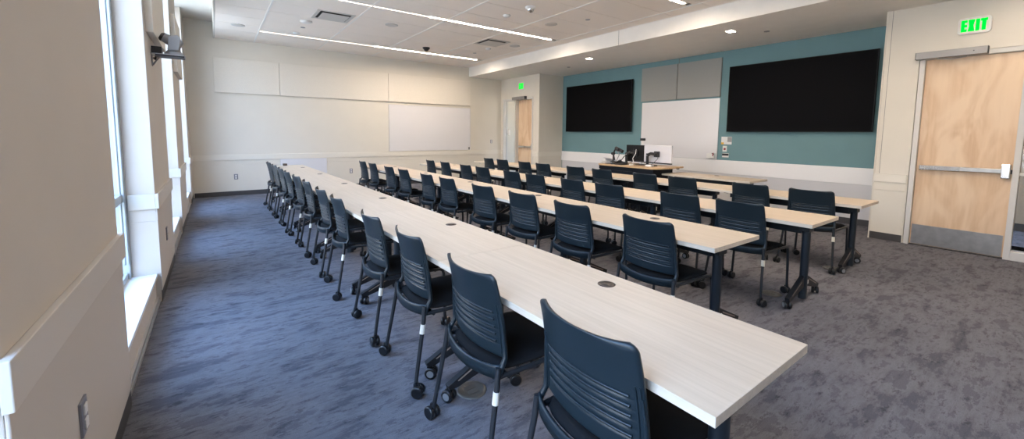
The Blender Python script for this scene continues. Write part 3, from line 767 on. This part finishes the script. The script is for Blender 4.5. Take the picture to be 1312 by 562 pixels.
# ------------------------------------------------------------------ tables
LEGO = .132
def make_table():
    t = empty('folding_table', (0, 0, 0))
    m = MB(); hx, hy = W/2, L/2 - .001
    m.box((-hx, -hy, TZ - TT), (hx, hy, TZ))
    o = m.build('tabletop', ['laminate', 'lam_edge'], t, bevel=.0015)
    for p in o.data.polygons:
        if abs(p.normal.z) < .5: p.material_index = 1
    m = MB(); gx = -W/2 + .4862
    m.lathe((gx, 0, TZ), [(.041, -.004), (.041, .0015), (.038, .0028), (.0005, .0028)], 'z', 28, 0)
    m.lathe((gx, 0, TZ + .0028), [(.028, 0), (.027, .0012), (.0005, .0012)], 'z', 24, 1)
    m.box((gx - .012, -.026, TZ + .004), (gx + .012, -.012, TZ + .0052), 0)
    m.build('cable_grommet', ['grommet', 'grommet2'], t)
    m = MB(); m.box((-.030, -hy + LEGO + .03, .598), (.025, hy - LEGO - .03, .684)); m.build('cross_beam', 'tablemetal', t, bevel=.004)
    m = MB(); m.box((-.11, -.30, .655), (.10, .30, .700)); m.build('cable_tray', 'tablemetal', t, bevel=.004)
    for s in (-1, 1):
        y = s * (hy - LEGO)
        m = MB()
        m.tube([(0, y, .03), (0, y, .655)], .037, 22, ry=.031, up=(1, 0, 0))
        lg = m.build('leg', 'tablemetal', t)
        m = MB(); m.box((-.24, y - .028, TZ - TT - .014), (.24, y + .028, TZ - TT)); m.box((-.055, y - .036, TZ - TT - .085), (.055, y + .036, TZ - TT - .014)); m.build('top_bracket', 'tablemetal', lg, bevel=.004)
        for sx in (-1, 1):
            m = MB(); a = .024
            # wedge shaped foot arm
            prof = [(.028, .235), (.028, .135), (.270, .073), (.318, .073), (.325, .098), (.300, .108)]
            m.prism([(sx * px, y - a * .72, pz) for px, pz in prof], (0, a * 1.44, 0), 0)
            m.prism([(sx * px, y - a * .72 - .001, pz) for px, pz in ((.075, .196), (.082, .183), (.262, .106), (.268, .112))], (0, .0012, 0), 1)
            m.prism([(sx * px, y + a * .72, pz) for px, pz in ((.075, .196), (.082, .183), (.262, .106), (.268, .112))], (0, .0012, 0), 1)
            ft = m.build('foot', ['armmetal', 'inlay'], lg, bevel=.004)
        m = MB(); m.box((.052 - .014, y - s*0 - .0195, .150), (.052 + .014, y - .0175, .185)); m.build('foot_label', 'plate_w', lg)
        for sx in (-1, 1):
            cs = make_caster(t, sx * .302, y, .034, True, .056); cs.rotation_euler = (0, 0, random.uniform(0, 6))
    return t
tp = make_table(); used = False
NT = [6, 5, 5, 5]
TABS = [(r, i, X0[r] + W/2 - SL[r] * (i + .5) * L, Y0[r] + (i + .5) * L, -SL[r]) for r in range(4) for i in range(NT[r])]
for r, i, x, y, rz in TABS:
    t = tp if not used else copy_tree(tp); used = True
    t.location = (x, y, 0); t.rotation_euler = (0, 0, -rz)
    last = i == NT[r] - 1
    pos = 'nearest the camera' if i == 0 else ('at the far end' if last else ORD[i] + ' from the near end')
    t['label'] = 'pale wood-topped table, ' + ROW[r] + ', ' + pos
    t['category'] = 'table'; t['group'] = 'tables of the ' + ROW[r]
    for ch in t.children:
        if ch.name.startswith('caster'): ch.rotation_euler = (0, 0, random.uniform(0, 6))
t = copy_tree(tp); t.location = (6.60 + W/2, 2.885 + L/2, 0); t.rotation_euler = (0, 0, 0)
t['label'] = 'single pale wood-topped table beside the black lectern, along the teal wall'; t['category'] = 'table'
if 'group' in t: del t['group']

# small dark box on the far table end
slab('cable_outlet', (1.12, 9.52, TZ), (1.20, 9.60, TZ + .045), 'grommet', 'tiny brown box on the far end of the window-side tables', 'outlet', bevel=.008)

# floor boxes
for x, y, lab in ((1.105, 1.885, 'nearest, beside the casters under the window-side row'), (4.06, 1.53, 'under the near end of the third row'), (5.40, 1.465, 'under the near end of the fourth row')):
    t = thing('floor_box', (x, y, 0), 'round bronze floor outlet cover, ' + lab, 'floor outlet', 'round floor outlets')
    m = MB(); m.lathe((0, 0, 0), [(.083, 0), (.083, .003), (.078, .006), (.060, .006), (.058, .0045), (.0005, .0045)], 'z', 36); m.build('cover_ring', 'brass', t)
    m = MB(); m.box((-.03, -.035, .0045), (.03, -.004, .0062)); m.box((-.03, .004, .0045), (.03, .035, .0062)); m.build('cover_flap', 'brass', t)

# ------------------------------------------------------------------ lectern
PZ = .85
t = thing('lectern', (6.72, 5.03, 0), 'wide black lectern desk with maple top in front of the teal wall', 'lectern')
m = MB(); m.prism([(-.42, -.60, PZ - .03), (-.30, -.71, PZ - .03), (.43, -.71, PZ - .03), (.43, .72, PZ - .03), (-.34, .72, PZ - .03), (-.42, .64, PZ - .03)], (0, 0, .03)); m.build('desk_top', 'podwood', t, bevel=.004)
m = MB(); m.box((-.36, -.60, .06), (.25, .66, PZ - .035)); m.build('cabinet', 'podblack', t, bevel=.006)
m = MB(); m.box((-.375, -.61, PZ - .10), (-.36, .67, PZ - .032)); m.box((-.375, -.61, PZ - .17), (-.362, .67, PZ - .11)); m.build('front_panel', 'podblack', t, bevel=.003)
m = MB(); m.box((-.33, -.57, .0), (.22, .63, .06)); m.build('plinth', 'dark', t)
m = MB(); m.lathe((.35, -.64, PZ - .055), [(.02, 0), (.03, .01), (.03, .025)], 'z', 16); m.build('shelf_knob', 'dark', t)

def monitor(x, y, w, z0, z1, mat, lab, rz=0.0):
    t = thing('monitor', (x, y, PZ), lab, 'monitor', None, rz)
    h0, h1 = z0 - PZ, z1 - PZ
    m = MB(); m.box((0, -w/2, h0), (.03, w/2, h1)); m.build('monitor_back', mat, t, bevel=.008)
    m = MB(); m.box((.03, -w/2 + .01, h0 + .015), (.034, w/2 - .01, h1 - .01)); m.build('display', 'screen', t)
    m = MB(); m.box((-.004, -w/2, h0 - .012), (.032, w/2, h0 + .012)); m.build('bottom_bezel', 'dark', t)
    hc = (h0 + h1) / 2
    m = MB(); m.box((-.035, -.055, hc - .055), (0, .055, hc + .055)); m.lathe((-.05, 0, hc), [(.03, -.02), (.03, .02)], 'x', 16); m.build('mount_plate', 'dark', t, bevel=.003)
    m = MB(); m.tube([(-.06, 0, hc), (-.075, .09, hc + .012), (-.06, .17, hc - .02)], .030, 10); m.lathe((-.06, .18, hc - .09), [(.026, 0), (.026, .10)], 'z', 16)
    m.tube([(-.06, .18, hc - .09), (-.055, .18, .02)], .026, 10); m.lathe((-.055, .18, 0), [(.045, 0), (.045, .015), (.03, .02)], 'z', 18)
    m.build('monitor_arm', 'dark', t)
    m = MB(); m.lathe((-.072, 0, hc), [(.014, -.004), (.014, .004)], 'x', 14); m.lathe((-.085, .17, hc - .03), [(.012, -.004), (.012, .002)], 'x', 14); m.build('joint_cap', 'chrome', t)
    m = MB(); m.tube([(-.04, -.04, hc), (-.06, -.06, hc - .08), (-.05, .02, h0 + .02), (-.05, .07, .03), (-.05, .12, .008)], .005, 6); m.build('monitor_cable', 'dark', t)
monitor(6.90, 5.225, .46, .905, 1.232, 'bezel', 'black-backed monitor on lectern, left of the silver one', .06)
monitor(6.86, 4.70, .62, .900, 1.240, 'silver', 'wide silver-backed monitor on the right of the lectern', -.04)
t = thing('gooseneck_webcam', (7.02, 5.16, PZ), 'small dark webcam on a white pole above the black monitor', 'webcam')
m = MB(); m.tube([(0, 0, .012), (0, 0, .47)], .010, 10); m.build('pole', 'plate_w', t)
m = MB(); m.lathe((0, 0, 0), [(.05, 0), (.05, .012)], 'z', 18); m.build('pole_base', 'plate_w', t)
m = MB(); m.box((-.03, -.045, .47), (.03, .045, .52)); m.build('camera_head', 'dark', t, bevel=.006)
t = thing('document_camera', (6.62, 5.52, PZ), 'black folding document camera left of the black monitor', 'document camera')
m = MB(); m.box((-.10, -.10, 0), (.10, .10, .045)); m.build('camera_base', 'dark', t, bevel=.005)
m = MB(); m.tube([(0, 0, .03), (.01, .06, .20), (-.01, -.03, .33)], .017, 10); m.lathe((.01, .06, .20), [(.03, -.03), (.03, .03)], 'x', 14); m.build('folding_arm', 'dark', t)
m = MB(); m.tube([(-.01, -.02, .32), (-.02, -.20, .25)], .034, 12); m.lathe((-.03, -.10, .285), [(.03, -.04), (.034, .0)], 'x', 14); m.build('camera_head', 'dark', t)
m = MB(); m.tube([(-.01, -.03, .31), (-.02, -.12, .18), (.0, -.06, .10), (0, -.02, .03)], .009, 8); m.build('brace_arm', 'grey', t)
t = thing('gooseneck_microphone', (6.42, 5.40, PZ), 'thin upright black microphone beside the document camera', 'microphone')
m = MB(); m.lathe((0, 0, 0), [(.05, 0), (.05, .02), (.02, .028)], 'z', 18); m.build('microphone_base', 'dark', t)
m = MB(); m.tube([(0, 0, .02), (0, 0, .20)], [.014, .012], 10); m.build('microphone_stem', 'dark', t)
t = thing('desk_phone', (6.43, 5.22, PZ), 'black desk phone at the lectern front edge', 'phone')
m = MB(); m.prism([(-.08, -.09, 0), (.09, -.09, 0), (.09, -.09, .06), (-.08, -.09, .022)], (0, .18, 0)); m.build('phone_body', 'dark', t, bevel=.004)
m = MB(); m.tube([(-.05, .055, .045), (.0, .055, .068), (.07, .055, .075)], .017, 10); m.build('handset', 'dark', t)
t = thing('paper_stack', (6.52, 5.60, PZ), 'messy stack of white papers at left end of lectern', 'papers')
for k in range(5):
    m = MB(); R = Matrix.Rotation(.5 * k - .7, 4, 'Z') @ Matrix.Rotation(.10 * k, 4, 'X'); m.box((-.13, -.10, .006 + .020 * k), (.13, .10, .008 + .020 * k), 0, R)
    m.build('paper_sheet', 'paper', t)
slab('computer_mouse', (6.42, 4.96, PZ), (6.50, 5.02, PZ + .03), 'plate_w', 'small white mouse on lectern beneath black monitor', 'mouse', bevel=.012)
slab('tissue_pack', (6.46, 4.55, PZ), (6.56, 4.68, PZ + .035), 'paper', 'small white pack on lectern below the silver monitor', 'tissue pack', bevel=.012)
slab('keyboard', (6.62, 4.62, PZ), (6.76, 5.02, PZ + .018), 'dark', 'flat black keyboard lying on the lectern below the monitors', 'keyboard', bevel=.004)
m = MB(); m.tube([(6.78, 5.13, PZ + .30), (6.74, 5.11, PZ + .22), (6.72, 5.16, PZ + .12), (6.70, 5.12, PZ + .05), (6.62, 5.08, PZ + .008), (6.55, 5.2, PZ + .008)], .007, 8)
tag(m.build('white_cable', 'plate_w'), 'loose white cable hanging in front of the black monitor', 'cable')
for k, (pts, lab) in enumerate(((((6.50, 5.35, .012), (6.46, 5.26, .05), (6.50, 5.20, .16), (6.62, 5.16, .24), (6.74, 5.16, .30)), 'black cable rising from the desk phone to the black monitor'),
                                (((6.62, 5.45, .010), (6.56, 5.34, .09), (6.60, 5.27, .02), (6.56, 5.16, .010), (6.58, 5.02, .010)), 'black looping cable lying between document camera and mouse'))):
    m = MB(); m.tube([(a, b, PZ + c) for a, b, c in pts], .008, 8); tag(m.build('black_cable', 'dark'), lab, 'cable')

# ------------------------------------------------------------------ light
SKY = 11.5
wd = bpy.data.worlds.new('daylight'); sc.world = wd; wd.use_nodes = True
nt = wd.node_tree; bg = nt.nodes['Background']; bg.inputs['Strength'].default_value = 1.0
tc = nt.nodes.new('ShaderNodeTexCoord'); sx = nt.nodes.new('ShaderNodeSeparateXYZ'); nt.links.new(tc.outputs['Generated'], sx.inputs[0])
rp = nt.nodes.new('ShaderNodeValToRGB'); cr = rp.color_ramp      # sky paler at the horizon, bluer overhead
while len(cr.elements) < 4: cr.elements.new(.5)
for e_, (p_, c_) in zip(cr.elements, ((0.0, (.46, .42, .37)), (.12, (.52, .51, .48)), (.35, (.48, .64, .86)), (.8, (.36, .68, 1.25)))):
    e_.position = p_; e_.color = (*c_, 1)
nt.links.new(sx.outputs['Z'], rp.inputs['Fac'])
ml = nt.nodes.new('ShaderNodeVectorMath'); ml.operation = 'SCALE'; ml.inputs['Scale'].default_value = SKY
nt.links.new(rp.outputs['Color'], ml.inputs[0]); nt.links.new(ml.outputs[0], bg.inputs['Color'])
sl = bpy.data.lights.new('sun', 'SUN'); sl.energy = 22; sl.color = (1, .93, .84); sl.angle = .01  # added sun: lights the ground so its bounce warms the ceiling
so = bpy.data.objects.new('sun', sl); COL.objects.link(so); so.rotation_euler = (0, radians(42), radians(20)); so.location = (0, 0, 12)
for a, b in wins:
    ld = bpy.data.lights.new('window_portal', 'AREA'); ld.shape = 'RECTANGLE'; ld.size = b - a - .09; ld.size_y = ZH - SZ - .12
    ld.cycles.is_portal = True
    lo = bpy.data.objects.new('window_portal', ld); COL.objects.link(lo)
    lo.location = (GX - .13, (a + b) / 2, (ZH + SZ) / 2); lo.rotation_euler = (PI/2, 0, -PI/2)
ld = bpy.data.lights.new('corridor_lamp', 'AREA'); ld.size = .6; ld.energy = 18; ld.color = (1, .86, .7)
lo = bpy.data.objects.new('corridor_lamp', ld); COL.objects.link(lo); lo.location = (DX + 1.4, 0.1, 2.68)
ld = bpy.data.lights.new('corridor_lamp', 'AREA'); ld.size = .6; ld.energy = 3.5; ld.color = (1, .86, .7)
lo = bpy.data.objects.new('corridor_lamp', ld); COL.objects.link(lo); lo.location = (DX + 1.0, 10.5, 2.78)

sbox('ground_outside', [((-45, -40, -.35), (GX - .1, 50, -.15))], 'ground')  # unseen ground added to cut sky light from below and bounce warm light
# ------------------------------------------------------------------ camera
cd = bpy.data.cameras.new('camera'); cam = bpy.data.objects.new('camera', cd); COL.objects.link(cam)
F, CX, CYP = 523.99, 656.0, 218.874
cd.sensor_fit = 'HORIZONTAL'; cd.sensor_width = 36; cd.lens = F / 1312 * 36
cd.shift_x = (656 - CX) / 1312; cd.shift_y = -(281 - CYP) / 1312
cd.clip_start = .02; cd.clip_end = 200
yw, pt_, rl = (radians(v) for v in (36.037, -5.1795, .5378))
fw = Vector((sin(yw) * cos(pt_), cos(yw) * cos(pt_), sin(pt_))); rt = Vector((cos(yw), -sin(yw), 0)); up = rt.cross(fw)
r2 = cos(rl) * rt + sin(rl) * up; u2 = -sin(rl) * rt + cos(rl) * up
R = Matrix((r2, u2, -fw)).transposed().to_4x4()
cam.matrix_world = Matrix.Translation((0, 0, 1.4329)) @ R
sc.camera = cam

sc.view_settings.view_transform = 'Standard'; sc.view_settings.look = 'None'
sc.view_settings.gamma = 1; sc.view_settings.use_curve_mapping = False
sc.view_settings.exposure = 0.22
sc.cycles.use_denoising = True
sc.cycles.max_bounces = 12; sc.cycles.diffuse_bounces = 6; sc.cycles.transparent_max_bounces = 12
sc.cycles.sample_clamp_indirect = 8
